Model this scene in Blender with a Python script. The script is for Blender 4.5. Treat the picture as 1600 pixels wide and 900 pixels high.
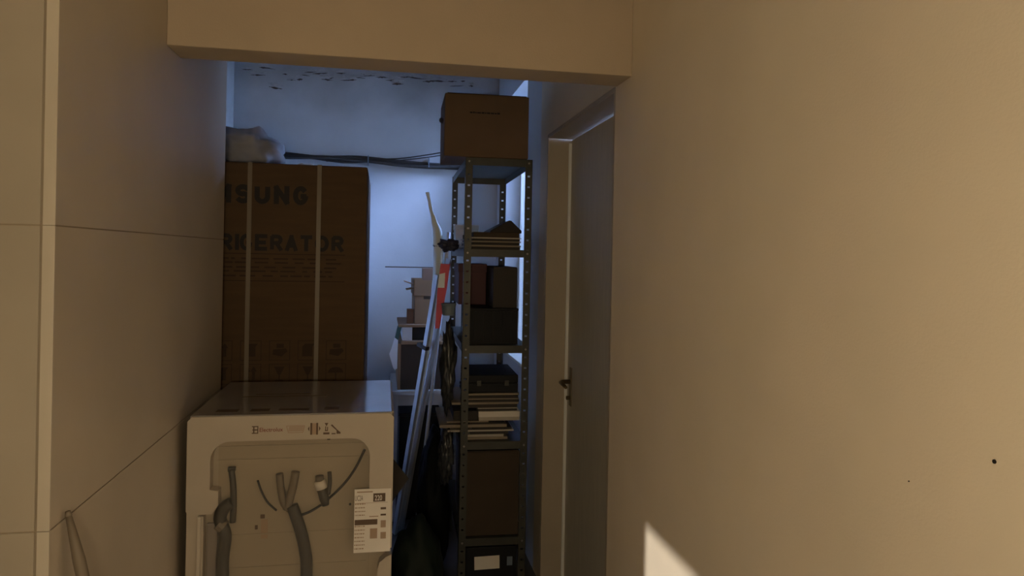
import bpy, bmesh, math, random
from mathutils import Vector, Matrix, noise

random.seed(7)
for o in list(bpy.data.objects): bpy.data.objects.remove(o)
SC = bpy.context.scene
COL = SC.collection
PI = math.pi

# ---------------------------------------------------------------- camera
cam_d = bpy.data.cameras.new('camera'); cam = bpy.data.objects.new('camera', cam_d); COL.objects.link(cam)
cam_d.sensor_fit = 'HORIZONTAL'; cam_d.sensor_width = 36.0; cam_d.lens = 24.75
cam_d.shift_y = -0.0319; cam_d.clip_start = 0.02
cam.matrix_world = (Matrix.Translation((0, 0, 1.5)) @ Matrix.Rotation(math.radians(-10.35), 4, 'Z')
                    @ Matrix.Rotation(PI/2, 4, 'X') @ Matrix.Rotation(0.0192, 4, 'Z'))
SC.camera = cam
# ---------------------------------------------------------------- sky, window portal, exposure
W = bpy.data.worlds.new('sky'); SC.world = W; W.use_nodes = True
bg = W.node_tree.nodes['Background']
bg.inputs['Color'].default_value = (0.36, 0.52, 1.0, 1); bg.inputs['Strength'].default_value = 172.0
LAMP_STRENGTH = 104.0
LAMP_COLOR = (1.0, 0.83, 0.56)
NEXT_ROOM_WATTS = 800.0
def portal(name, loc, rot, sx, sy):
    d = bpy.data.lights.new(name, 'AREA'); d.shape = 'RECTANGLE'; d.size = sx; d.size_y = sy
    d.cycles.is_portal = True
    o = bpy.data.objects.new(name, d); COL.objects.link(o); o.location = loc; o.rotation_euler = rot
portal('window_portal', (0.99, 4.425, 1.70), (0, PI/2, 0), 1.66, 0.85)
vs = SC.view_settings
vs.view_transform = 'Standard'; vs.look = 'None'; vs.exposure = 0.0; vs.gamma = 1.0; vs.use_curve_mapping = False

# ---------------------------------------------------------------- materials
def mat(name, col, rough=0.6, var=0.0, vscale=6.0, bump=0.0, bscale=60.0, col2=None, metal=0.0, spec=0.5, coat=0.0, stretch=None, detail=4.0):
    m = bpy.data.materials.new(name); m.use_nodes = True
    nt = m.node_tree; b = nt.nodes['Principled BSDF']
    b.inputs['Base Color'].default_value = (*col, 1); b.inputs['Roughness'].default_value = rough
    b.inputs['Metallic'].default_value = metal; b.inputs['Specular IOR Level'].default_value = spec
    if coat: b.inputs['Coat Weight'].default_value = coat; b.inputs['Coat Roughness'].default_value = 0.12
    tc = nt.nodes.new('ShaderNodeTexCoord'); vec = tc.outputs['Object']
    if stretch:
        mp = nt.nodes.new('ShaderNodeMapping'); mp.inputs['Scale'].default_value = stretch
        nt.links.new(vec, mp.inputs['Vector']); vec = mp.outputs['Vector']
    if var or col2:
        n = nt.nodes.new('ShaderNodeTexNoise'); n.inputs['Scale'].default_value = vscale; n.inputs['Detail'].default_value = detail
        r = nt.nodes.new('ShaderNodeValToRGB')
        c2 = col2 if col2 else tuple(c*(1-var) for c in col)
        r.color_ramp.elements[0].position = 0.35; r.color_ramp.elements[1].position = 0.68
        r.color_ramp.elements[0].color = (*c2, 1); r.color_ramp.elements[1].color = (*col, 1)
        nt.links.new(vec, n.inputs['Vector']); nt.links.new(n.outputs['Fac'], r.inputs['Fac'])
        nt.links.new(r.outputs['Color'], b.inputs['Base Color'])
    if bump:
        n2 = nt.nodes.new('ShaderNodeTexNoise'); n2.inputs['Scale'].default_value = bscale; n2.inputs['Detail'].default_value = 3
        bp = nt.nodes.new('ShaderNodeBump'); bp.inputs['Strength'].default_value = bump; bp.inputs['Distance'].default_value = 0.004
        nt.links.new(vec, n2.inputs['Vector']); nt.links.new(n2.outputs['Fac'], bp.inputs['Height'])
        nt.links.new(bp.outputs['Normal'], b.inputs['Normal'])
    return m

def film_mat(name, tint, gloss, rough, haze):
    m = bpy.data.materials.new(name); m.use_nodes = True; nt = m.node_tree
    for n in list(nt.nodes):
        if n.type != 'OUTPUT_MATERIAL': nt.nodes.remove(n)
    out = nt.nodes['Material Output']
    t = nt.nodes.new('ShaderNodeBsdfTransparent'); t.inputs['Color'].default_value = (*tint, 1)
    g = nt.nodes.new('ShaderNodeBsdfGlossy'); g.inputs['Roughness'].default_value = rough
    d = nt.nodes.new('ShaderNodeBsdfDiffuse'); d.inputs['Color'].default_value = (0.7, 0.7, 0.68, 1)
    fr = nt.nodes.new('ShaderNodeFresnel'); fr.inputs['IOR'].default_value = gloss
    m1 = nt.nodes.new('ShaderNodeMixShader'); m1.inputs['Fac'].default_value = haze
    m2 = nt.nodes.new('ShaderNodeMixShader')
    nt.links.new(t.outputs[0], m1.inputs[1]); nt.links.new(d.outputs[0], m1.inputs[2])
    nt.links.new(fr.outputs[0], m2.inputs['Fac']); nt.links.new(m1.outputs[0], m2.inputs[1]); nt.links.new(g.outputs[0], m2.inputs[2])
    nt.links.new(m2.outputs[0], out.inputs['Surface'])
    return m

def emit_mat(name, col, s):
    m = bpy.data.materials.new(name); m.use_nodes = True; nt = m.node_tree
    b = nt.nodes['Principled BSDF']; b.inputs['Base Color'].default_value = (0.9, 0.9, 0.9, 1)
    b.inputs['Emission Color'].default_value = (*col, 1); b.inputs['Emission Strength'].default_value = s
    return m

M = dict(
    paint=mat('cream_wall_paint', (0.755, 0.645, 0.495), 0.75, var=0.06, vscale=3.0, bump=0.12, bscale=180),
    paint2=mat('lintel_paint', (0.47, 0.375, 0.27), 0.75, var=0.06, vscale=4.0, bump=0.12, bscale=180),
    white=mat('storeroom_white_paint', (0.53, 0.54, 0.55), 0.8, var=0.14, vscale=2.2, bump=0.15, bscale=60),
    white2=mat('window_wall_white', (0.62, 0.63, 0.65), 0.8, var=0.05, vscale=2.2, bump=0.1, bscale=60),
    ceil=mat('ceiling_paint', (0.36, 0.36, 0.36), 0.85, var=0.12, vscale=3.0, bump=0.2, bscale=30),
    tile=mat('beige_wall_tile', (0.385, 0.33, 0.26), 0.42, var=0.14, vscale=2.4, bump=0.03, bscale=40),
    tile_lit=mat('beige_wall_tile_brightened', (0.50, 0.425, 0.33), 0.45, var=0.12, vscale=2.4, bump=0.03, bscale=40),  # same tile as the pillar, lightened so the passage wall looks better lit
    strip=mat('pale_edge_tile', (0.50, 0.44, 0.355), 0.42, var=0.08, vscale=4),
    grout=mat('brown_grout', (0.27, 0.22, 0.16), 0.9),
    floor=mat('dark_floor', (0.11, 0.10, 0.09), 0.5, var=0.2, vscale=3),
    door=mat('door_paint', (0.58, 0.54, 0.46), 0.6, var=0.08, vscale=5, stretch=(8, 8, 1)),
    frame=mat('door_frame_paint', (0.43, 0.36, 0.27), 0.55, var=0.06, vscale=5),
    bead=mat('white_bead', (0.80, 0.80, 0.76), 0.4),
    brass=mat('dull_brass', (0.16, 0.12, 0.07), 0.4, metal=0.8),
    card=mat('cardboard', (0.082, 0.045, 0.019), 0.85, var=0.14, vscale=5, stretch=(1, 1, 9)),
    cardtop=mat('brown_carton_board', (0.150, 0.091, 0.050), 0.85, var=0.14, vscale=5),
    card2=mat('light_cardboard', (0.25, 0.145, 0.075), 0.85, var=0.12, vscale=7),
    card3=mat('dark_cardboard', (0.055, 0.037, 0.022), 0.85, var=0.2, vscale=6),
    card4=mat('reddish_cardboard', (0.21, 0.12, 0.08), 0.85, var=0.1, vscale=8),
    print=mat('dark_print', (0.007, 0.005, 0.004), 0.7),
    print2=mat('faded_print', (0.034, 0.017, 0.007), 0.8),
    print3=mat('brown_print', (0.10, 0.062, 0.036), 0.7),
    print4=mat('red_print', (0.20, 0.06, 0.04), 0.7),
    print5=mat('pale_brown_print', (0.36, 0.25, 0.17), 0.7),
    strap=mat('pale_strap', (0.145, 0.112, 0.072), 0.45),
    foam=mat('cream_foam', (0.44, 0.375, 0.295), 0.55, var=0.05, vscale=10, bump=0.06, bscale=200),
    foamtop=mat('wrapped_foam_top', (0.30, 0.27, 0.25), 0.30, var=0.2, vscale=7, bump=0.10, bscale=9, coat=1.0),
    panel=mat('machine_back_panel', (0.37, 0.305, 0.225), 0.5, var=0.1, vscale=4),
    hose=mat('grey_hose', (0.055, 0.047, 0.036), 0.5),
    hose2=mat('light_grey_hose', (0.17, 0.135, 0.095), 0.5),
    cable=mat('black_cable', (0.03, 0.028, 0.026), 0.5),
    paper=mat('white_label', (0.72, 0.66, 0.58), 0.6, var=0.04, vscale=20),
    steel=mat('dark_steel', (0.046, 0.045, 0.034), 0.45, var=0.2, vscale=12, metal=0.2),
    maroon=mat('maroon_board', (0.075, 0.012, 0.018), 0.6, var=0.2, vscale=8),
    black=mat('black_plastic', (0.007, 0.007, 0.008), 0.6, spec=0.25),
    blackbag=mat('black_bag_plastic', (0.004, 0.005, 0.005), 0.7, spec=0.15, var=0.3, vscale=8),
    greenbag=mat('dark_green_bag_plastic', (0.008, 0.014, 0.010), 0.65, spec=0.2, var=0.3, vscale=8),
    greybag=mat('grey_bag_plastic', (0.045, 0.047, 0.05), 0.28, var=0.4, vscale=10),
    bluecloth=mat('navy_bundle', (0.06, 0.06, 0.10), 0.5, var=0.4, vscale=18),
    tub=mat('grey_tub', (0.15, 0.19, 0.24), 0.4),
    alu=mat('aluminium', (0.62, 0.64, 0.68), 0.35, metal=0.55, var=0.1, vscale=9, stretch=(1, 1, .1)),
    red=mat('red_plate', (0.60, 0.055, 0.11), 0.5),
    whitep=mat('white_plate', (0.72, 0.78, 0.88), 0.5),
    roll=mat('white_plastic_wrap', (0.86, 0.94, 0.95), 0.35, bump=0.25, bscale=25),
    wood=mat('beige_painted_wood', (0.17, 0.135, 0.095), 0.6, var=0.1, vscale=10),
    palebrd=mat('pale_board', (0.46, 0.41, 0.34), 0.7, var=0.1, vscale=6),
    tan=mat('tan_paper_edge', (0.29, 0.24, 0.175), 0.8, var=0.1, vscale=30, stretch=(1, 1, 20)),
    dkbrd=mat('dark_brown_board', (0.03, 0.022, 0.016), 0.7, var=0.2, vscale=6),
    teal=mat('teal_paper', (0.03, 0.09, 0.08), 0.6),
    table=mat('white_table_laminate', (0.52, 0.52, 0.54), 0.5, var=0.06, vscale=5),
    plaster=mat('peeling_plaster', (0.50, 0.50, 0.50), 0.9, var=0.25, vscale=20, bump=0.3, bscale=60),
    bare=mat('bare_plaster', (0.10, 0.085, 0.07), 0.95, var=0.3, vscale=20),
    ground=mat('yard_ground', (0.14, 0.13, 0.11), 0.9, var=0.2, vscale=1),
    sky_block=mat('sky_block_render', (0.10, 0.10, 0.09), 0.9, var=0.2, vscale=1),  # dark surface of the added wall that blocks low sky
    wrap=film_mat('clear_film', (0.94, 0.92, 0.88), 1.35, 0.18, 0.05),
    glass=film_mat('window_glass', (0.95, 0.97, 0.98), 1.45, 0.03, 0.0),
    pad=mat('grey_brown_pad', (0.24, 0.20, 0.17), 0.5),
    lampmetal=mat('lamp_metal', (0.25, 0.23, 0.2), 0.4, metal=0.7),
    lamp=emit_mat('warm_lamp_globe', LAMP_COLOR, LAMP_STRENGTH),
    smoke=mat('crumpled_clear_plastic', (0.34, 0.34, 0.38), 0.6, var=0.2, vscale=9),
)

def add_stain(m, z0, z1, col, scale):
    """damp stain with ragged edges along the top of a wall"""
    nt = m.node_tree; b = nt.nodes['Principled BSDF']; src = b.inputs['Base Color'].links[0].from_socket
    tc = nt.nodes.new('ShaderNodeTexCoord'); sp = nt.nodes.new('ShaderNodeSeparateXYZ'); nt.links.new(tc.outputs['Object'], sp.inputs[0])
    mr = nt.nodes.new('ShaderNodeMapRange'); mr.inputs['From Min'].default_value = z0; mr.inputs['From Max'].default_value = z1; nt.links.new(sp.outputs['Z'], mr.inputs['Value'])
    n = nt.nodes.new('ShaderNodeTexNoise'); n.inputs['Scale'].default_value = scale; n.inputs['Detail'].default_value = 6; nt.links.new(tc.outputs['Object'], n.inputs['Vector'])
    mu = nt.nodes.new('ShaderNodeMath'); mu.operation = 'MULTIPLY'; nt.links.new(mr.outputs['Result'], mu.inputs[0]); nt.links.new(n.outputs['Fac'], mu.inputs[1])
    rp = nt.nodes.new('ShaderNodeValToRGB'); rp.color_ramp.elements[0].position = 0.28; rp.color_ramp.elements[1].position = 0.62; nt.links.new(mu.outputs[0], rp.inputs['Fac'])
    mx = nt.nodes.new('ShaderNodeMixRGB'); nt.links.new(rp.outputs['Color'], mx.inputs['Fac']); nt.links.new(src, mx.inputs['Color1']); mx.inputs['Color2'].default_value = (*col, 1)
    nt.links.new(mx.outputs['Color'], b.inputs['Base Color'])
add_stain(M['white'], 2.05, 2.70, (0.33, 0.33, 0.32), 2.6)

# ---------------------------------------------------------------- mesh helpers
class MB:
    def __init__(s): s.v = []; s.f = []
    def add(s, vs, fs):
        k = len(s.v); s.v += [tuple(v) for v in vs]; s.f += [tuple(i+k for i in f) for f in fs]; return s
    def box(s, x0, x1, y0, y1, z0, z1, mx=None):
        vs = [Vector(p) for p in ((x0,y0,z0),(x1,y0,z0),(x1,y1,z0),(x0,y1,z0),(x0,y0,z1),(x1,y0,z1),(x1,y1,z1),(x0,y1,z1))]
        if mx: vs = [mx @ v for v in vs]
        return s.add(vs, [(0,3,2,1),(4,5,6,7),(0,1,5,4),(1,2,6,5),(2,3,7,6),(3,0,4,7)])
    def prism(s, poly, y0, y1):          # poly in (x, z), counter-clockwise seen from -Y, extruded along Y
        n = len(poly)
        vs = [(x, y0, z) for x, z in poly] + [(x, y1, z) for x, z in poly]
        fs = [tuple(range(n)), tuple(range(2*n-1, n-1, -1))]
        for i in range(n): fs.append((i, i+n, (i+1) % n + n, (i+1) % n))
        return s.add(vs, fs)
    def tube(s, pts, rad, n=10, cap=True):
        pts = [Vector(p) for p in pts]
        if not isinstance(rad, (list, tuple)): rad = [rad]*len(pts)
        rings = []; up = None
        for i, p in enumerate(pts):
            t = (pts[min(i+1, len(pts)-1)] - pts[max(i-1, 0)]).normalized()
            a = (Vector((0,0,1)) if abs(t.z) < 0.9 else Vector((1,0,0))) if up is None else up
            u = (a - t*a.dot(t)).normalized(); w = t.cross(u); up = u
            rings.append([p + (u*math.cos(2*PI*k/n) + w*math.sin(2*PI*k/n))*rad[i] for k in range(n)])
        vs = [v for r in rings for v in r]; fs = []
        for i in range(len(pts)-1):
            for k in range(n):
                fs.append((i*n+k, i*n+(k+1) % n, (i+1)*n+(k+1) % n, (i+1)*n+k))
        if cap: fs += [tuple(range(n-1, -1, -1)), tuple((len(pts)-1)*n+k for k in range(n))]
        return s.add(vs, fs)
    def blob(s, c, r, amp=0.15, freq=6.0, seed=0, sub=3, zmin=None):
        bm = bmesh.new(); bmesh.ops.create_icosphere(bm, subdivisions=sub, radius=1.0)
        vs = []
        for v in bm.verts:
            q = v.co.copy(); k = 1 + amp*noise.fractal(q*freq*0.5 + Vector((seed*7.3, seed*3.1, seed)), 0.8, 2.2, 4)
            p = Vector((c[0]+q.x*r[0]*k, c[1]+q.y*r[1]*k, c[2]+q.z*r[2]*k))
            if zmin is not None and p.z < zmin: p.z = zmin + 0.0005*random.random()
            vs.append(p)
        fs = [tuple(v.index for v in f.verts) for f in bm.faces]; bm.free()
        return s.add(vs, fs)
    def build(s, name, m, parent=None, smooth=False, bevel=0.0, seg=2):
        me = bpy.data.meshes.new(name); me.from_pydata(s.v, [], s.f)
        bm = bmesh.new(); bm.from_mesh(me)
        bmesh.ops.recalc_face_normals(bm, faces=bm.faces)
        if bevel: bmesh.ops.bevel(bm, geom=list(bm.edges), offset=bevel, segments=seg, profile=0.6, affect='EDGES', clamp_overlap=True)
        bm.to_mesh(me); bm.free()
        if smooth:
            for p in me.polygons: p.use_smooth = True
        me.materials.append(m); me.update()
        o = bpy.data.objects.new(name, me); COL.objects.link(o)
        if parent: o.parent = parent
        return o

def B(name, m, x0, x1, y0, y1, z0, z1, parent=None, bevel=0.0, mx=None):
    return MB().box(x0, x1, y0, y1, z0, z1, mx).build(name, m, parent, bevel=bevel)
def tag(o, label=None, cat=None, group=None, kind=None):
    for k, v in (('label', label), ('category', cat), ('group', group), ('kind', kind)):
        if v: o[k] = v
    return o
def thing(name, loc, label, cat, rz=0.0, group=None):
    o = bpy.data.objects.new(name, None); COL.objects.link(o); o.location = loc; o.rotation_euler = (0, 0, rz)
    o.empty_display_size = 0.1
    return tag(o, label, cat, group)
def struct(o, label=None, cat=None): return tag(o, label, cat, kind='structure')

def lettering(name, body, m, parent, x0, z0, width, height, y, bold=0.0):
    """flat printed words on a surface facing -Y; (x0, z0) is their lower left corner"""
    cu = bpy.data.curves.new('words', 'FONT'); cu.body = body; cu.size = 1.0; cu.offset = bold; cu.resolution_u = 3
    t = bpy.data.objects.new('words', cu); COL.objects.link(t)
    bpy.context.view_layer.update()
    me = bpy.data.meshes.new_from_object(t.evaluated_get(bpy.context.evaluated_depsgraph_get()))
    bpy.data.objects.remove(t)
    xs = [v.co.x for v in me.vertices]; ys = [v.co.y for v in me.vertices]
    a, b, c, d = min(xs), max(xs), min(ys), max(ys)
    for v in me.vertices:
        v.co = Vector((x0 + (v.co.x-a)/(b-a)*width, y, z0 + (v.co.y-c)/(d-c)*height))
    me.materials.clear(); me.materials.append(m)
    me.name = name; o = bpy.data.objects.new(name, me); COL.objects.link(o); o.parent = parent
    return o

def arc(cx, cy, rx, ry, a0, a1, n=8): return [(cx+rx*math.cos(math.radians(a0+(a1-a0)*k/n)), cy+ry*math.sin(math.radians(a0+(a1-a0)*k/n))) for k in range(n+1)]
GLYPH = {
    'S': [arc(.5,.74,.5,.26,20,270) + arc(.5,.26,.5,.26,90,-160)],
    'A': [[(0,0),(.5,1),(1,0)], [(.2,.28),(.8,.28)]],
    'M': [[(0,0),(0,1),(.5,.15),(1,1),(1,0)]],
    'U': [[(0,1)] + arc(.5,.36,.5,.36,180,360) + [(1,1)]],
    'N': [[(0,0),(0,1),(1,0),(1,1)]],
    'G': [arc(.5,.5,.5,.5,40,330,14) + [(1,.45),(.55,.45)]],
    'R': [[(0,0),(0,1),(.55,1)] + arc(.6,.74,.4,.26,90,-90) + [(0,.48)], [(.5,.48),(1,0)]],
    'E': [[(1,1),(0,1),(0,0),(1,0)], [(0,.5),(.85,.5)]],
    'F': [[(1,1),(0,1),(0,0)], [(0,.5),(.85,.5)]],
    'I': [[(.5,0),(.5,1)]],
    'T': [[(0,1),(1,1)], [(.5,0),(.5,1)]],
    'O': [arc(.5,.5,.5,.5,0,360,18)],
}
def block_letters(word, m, parent, x_right, z0, w, gap, h, t, y):
    """heavy printed capitals, one part for each letter, ending at x_right"""
    ws = [w*0.16 if c == 'I' else w*1.14 if c in 'MO' else w for c in word]
    x = x_right - sum(ws) - gap*(len(word)-1)
    for c, cw in zip(word, ws):
        q = MB()
        for k, line in enumerate(GLYPH[c]):
            P = [Vector((x + t/2 + px*max(cw-t, 0.0), z0 + t/2*0.9 + pz*(h-t*0.9))) for px, pz in line]
            for i in range(len(P)-1):
                a, b = P[i], P[i+1]; d = (b-a).normalized(); n = Vector((-d.y, d.x))*t/2; e = d*t*0.42 if len(line) < 6 else d*t*0.12
                a, b = a-e, b+e
                q.prism([(a.x-n.x, a.y-n.y), (b.x-n.x, b.y-n.y), (b.x+n.x, b.y+n.y), (a.x+n.x, a.y+n.y)], y - 0.00012*(i % 3) - 0.0004*k, y+0.001)
        q.build('printed_letter', m, parent); x += cw + gap

# ================================================================ THE SETTING
XR, XL = 0.805, -0.645            # the two faces of the passage
YL, YE = 1.545, 3.05              # left wall block: its face towards the front room, its far end
YB = 5.05                         # storeroom back wall
ZF = -0.15                        # floor level
ZL = 2.105                        # underside of the header over the passage
struct(B('floor', M['floor'], -4.0, 1.0, -2.3, 5.2, ZF-0.1, ZF), 'dark tiled floor of the passage and storeroom', 'floor')
struct(B('ceiling', M['ceil'], -4.0, 1.0, -2.3, 2.39, 2.95, 3.05), 'pale ceiling of the front room', 'ceiling')
struct(B('ceiling', M['ceil'], -1.7, 1.0, 2.39, 5.2, 2.80, 3.05), 'pale ceiling of the storeroom behind the header', 'ceiling')

wr = MB()
X1 = XR + 0.17
wr.box(XR, X1, -2.3, 2.41, ZF, 2.95)
wr.box(XR, X1, 2.41, 3.47, 2.112, 2.95)
wr.box(XR, X1, 3.47, 3.62, ZF, 2.95)
w2 = MB(); w2.box(XR, X1, 3.62, 4.0, ZF, 2.95); w2.box(XR, X1, 4.0, 4.85, ZF, 0.86); w2.box(XR, X1, 4.0, 4.85, 2.54, 2.95); w2.box(XR, X1, 4.85, 5.2, ZF, 2.95)
struct(w2.build('wall_rear_right', M['white2']), 'white window wall of the storeroom behind the rack', 'wall')
wall_r = struct(wr.build('wall_right', M['paint']), 'cream painted wall along the right of the passage', 'wall')
for (yy, zz, r) in ((0.805, 1.238, 0.0030), (0.958, 1.163, 0.0011)):
    MB().tube([(XR+0.004, yy, zz), (XR-0.0012, yy, zz)], r, 10).build('screw_hole', M['print'], wall_r)

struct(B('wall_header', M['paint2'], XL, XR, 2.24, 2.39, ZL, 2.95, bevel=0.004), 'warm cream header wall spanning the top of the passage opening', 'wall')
struct(B('wall_back', M['white'], -1.7, 1.0, YB, 5.2, ZF, 2.95), 'white back wall of the storeroom', 'wall')
struct(B('wall_rear_left', M['white'], -1.7, -1.02, YE, YB, ZF, 2.95), 'white side wall of the storeroom beside the refrigerator carton', 'wall')
struct(B('wall_behind', M['paint'], -4.0, 1.0, -2.45, -2.3, ZF, 3.05), 'cream wall behind the front room', 'wall')
struct(B('wall_next_room', M['paint'], -4.15, -4.0, -2.45, 5.2, ZF, 3.05), 'far wall of the neighbouring room', 'wall')
# partition with the doorway to the neighbouring room (left, outside the picture)
wp = MB(); wp.box(-1.66, -1.60, -2.3, -0.2, ZF, 2.95); wp.box(-1.66, -1.60, -0.2, 1.145, 2.105, 2.95); wp.box(-1.66, -1.60, 1.145, YL, ZF, 2.95)
struct(wp.build('wall_partition', M['paint']), 'partition wall with a doorway to the neighbouring room', 'wall')
struct(B('wall_next_room_side', M['paint'], -4.0, -1.70, YL+0.6, YL+0.75, ZF, 3.05), 'side wall of the neighbouring room', 'wall')

# left wall: tiled block
T = 0.0025
wl = struct(B('wall_left', M['grout'], -1.70, XL-T, YL+T, YE, ZF, 2.95), 'beige tiled wall along the left of the passage', 'wall')
zs = [ZF, 0.322, 0.932, 1.542, 2.95]
for i in range(4):
    g = 0.0016
    a, b = zs[i] + (g if i else 0), zs[i+1] - (g if i < 3 else 0)
    B('tile', M['tile_lit'], XL-T, XL, YL+0.001, YE, a, b, wl, bevel=0.0007)
    B('edge_tile', M['strip'], XL-0.0225, XL+0.0005, YL-0.001, YL+T, a - (0 if i == 0 else g*0.6), b + (0 if i == 3 else g*0.6), wl, bevel=0.001)
    B('tile', M['tile'], XL-0.955, XL-0.0275, YL, YL+T, a, b, wl, bevel=0.0007)

# door in the right wall
d1 = struct(B('door_1', M['door'], XR+0.120, XR+0.155, 2.44, 3.445, ZF+0.006, 2.085, bevel=0.002), 'closed grey-beige door set back in the right wall', 'door')
fr = MB(); fr.box(XR, XR+0.168, 3.45, 3.47, ZF, 2.112); fr.box(XR, XR+0.168, 2.41, 2.43, ZF, 2.112); fr.box(XR, XR+0.168, 2.43, 3.45, 2.092, 2.112)
fr.build('door_frame', M['frame'], d1, bevel=0.003)
B('door_bead', M['bead'], XR+0.106, XR+0.120, 3.441, 3.450, ZF+0.006, 2.07, d1)
hd = MB().tube([(XR+0.121, 3.375, 0.88), (XR+0.075, 3.375, 0.88), (XR+0.066, 3.366, 0.879), (XR+0.064, 3.26, 0.874)], [0.011, 0.010, 0.010, 0.008], 10)
hnd = hd.build('door_handle', M['brass'], d1, smooth=True)
B('lock_plate', M['brass'], XR+0.116, XR+0.121, 3.355, 3.395, 0.76, 0.95, hnd, bevel=0.002)
MB().tube([(XR+0.121, 3.375, 0.80), (XR+0.098, 3.375, 0.80)], 0.010, 10).build('lock_cylinder', M['brass'], hnd, smooth=True)

# window of the storeroom in the right wall, behind the shelf rack
wf = MB(); x0, x1 = XR+0.130, XR+0.165
for (a, b, c, d) in ((4.0,4.03,0.86,2.54),(4.82,4.85,0.86,2.54),(4.03,4.82,0.86,0.89),(4.03,4.82,2.51,2.54),(4.41,4.44,0.89,2.51)):
    wf.box(x0, x1, a, b, c, d)
w1 = struct(wf.build('window_1', M['bead']), 'white framed window in the storeroom side wall', 'window')
for (a, b) in ((4.025, 4.415), (4.435, 4.825)): B('window_pane', M['glass'], XR+0.146, XR+0.150, a, b, 0.885, 2.515, w1)
B('window_sill', M['bead'], XR-0.01, XR+0.13, 4.005, 4.845, 0.855, 0.872, w1, bevel=0.003)
# the yard outside the window
struct(B('ground', M['ground'], 0.98, 14.0, -8.0, 34.0, -0.45, -0.25), 'yard ground outside the storeroom window', 'ground')

struct(B('sky_block_wall', M['sky_block'], 3.0, 3.2, -2.0, 30.0, -0.25, 3.3), 'added unseen wall blocking the low sky outside the storeroom window', 'wall')  # added out of view to keep low sky off the upper back wall
# plaster peeling off along the top of the back wall
wb = bpy.data.objects['wall_back']
random.seed(21)
def ragged(n, w, h):
    up = [(-w/2 + w*k/n, h*random.uniform(0.1, 0.55)*math.sin(PI*min(max(k/n, .08), .92))) for k in range(n+1)]
    dn = [(-w/2 + w*k/n, -h*random.uniform(0.1, 0.6)*math.sin(PI*min(max(k/n, .08), .92))) for k in range(n, -1, -1)]
    return (dn + up)                       # closed outline
spots = []
for i in range(34):
    x = -0.94 + 1.55*(i + 0.8*random.random())/34
    spots.append((x, 2.752 - abs(random.gauss(0, 0.022 if i > 9 else 0.04)), random.uniform(0.03, 0.11), random.uniform(0.006, 0.018)))
for (cx, cz, w, h) in spots:
    n = 7; poly = ragged(n, w, h); k = len(poly); slope = random.uniform(-0.12, 0.12)
    MB().prism([(cx+x, cz+z+slope*x) for x, z in poly], YB-0.0012, YB+0.002).build('bare_patch', M['bare'], wb)
    # a flake curling off the wall above the bare patch
    pf = ragged(n, w*1.15, h*2.2); til = random.uniform(0.25, 0.9); up = h*1.3; vs = []
    for th_ in (0.004, 0.0015):
        for x, z in pf: vs.append((cx+x, YB-th_-(h*1.3-z)*til*0.5, cz+z+up+slope*x))
    m = MB(); m.add(vs, [tuple(range(k)), tuple(range(2*k-1, k-1, -1))] + [(j, j+k, (j+1) % k+k, (j+1) % k) for j in range(k)])
    m.build('plaster_flake', M['plaster'], wb)

# ================================================================ LAMPS
# floor lamp behind the camera, in the front room
fl = thing('floor_lamp', (-0.12, -0.37, ZF), 'floor lamp with a glowing warm globe in the front room', 'lamp')
MB().tube([(0,0,0), (0,0,0.02), (0,0,0.03)], [0.14, 0.14, 0.05], 24).build('base', M['lampmetal'], fl)
MB().tube([(0,0,0.03), (0,0,1.40)], 0.012, 12).build('pole', M['lampmetal'], fl)
MB().tube([(0,0,1.39), (0,0,1.42)], 0.03, 16).build('lamp_holder', M['lampmetal'], fl)
MB().blob((0,0,1.52), (0.105,0.105,0.105), 0.0, sub=3).build('lamp_globe', M['lamp'], fl, smooth=True)
# bare bulb under the neighbouring room's ceiling
pl = thing('ceiling_spotlight', (-3.0, 0.624, 2.95), 'small white spotlight on the ceiling of the neighbouring room', 'lamp')
MB().tube([(0,0,0), (0,0,-0.03)], 0.04, 16).build('bulb_holder', M['whitep'], pl)
ld = bpy.data.lights.new('bulb_light', 'SPOT'); ld.spot_size = math.radians(52); ld.spot_blend = 0.3; ld.energy = NEXT_ROOM_WATTS; ld.color = (1.0, 0.95, 0.88); ld.shadow_soft_size = 0.012
lo = bpy.data.objects.new('bulb_light', ld); COL.objects.link(lo); lo.parent = pl; lo.location = (0, 0, -0.07); lo.rotation_euler = Vector((3.8, 0.9, -2.45)).to_track_quat('-Z', 'Y').to_euler()

# ================================================================ WRAPPED WASHING MACHINE
wx0, wx1, wy0, wy1, wz = -0.612, 0.046, 2.42, 3.04, 0.957
wm = thing('washing_machine', (0, 0, 0), 'film-wrapped washing machine with cream foam cap, its back and hoses facing out', 'washing machine')
# cabinet, slightly inside the foam
body = B('cabinet', M['panel'], wx0+0.022, wx1-0.022, wy0+0.045, wy1-0.02, ZF+0.03, 0.89, wm, bevel=0.006)
def rr(x0, x1, z0, z1, r, n=6, corners='tl tr'):
    pts = []
    for (cx, cz, a0, key) in ((x1-r, z1-r, 0, 'tr'), (x0+r, z1-r, 90, 'tl')):
        if key in corners:
            for k in range(n+1):
                a = math.radians(a0 + 90*k/n); pts.append((cx+r*math.cos(a), cz+r*math.sin(a)))
        else: pts.append((x1 if 'r' in key else x0, z1))
    return pts
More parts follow.
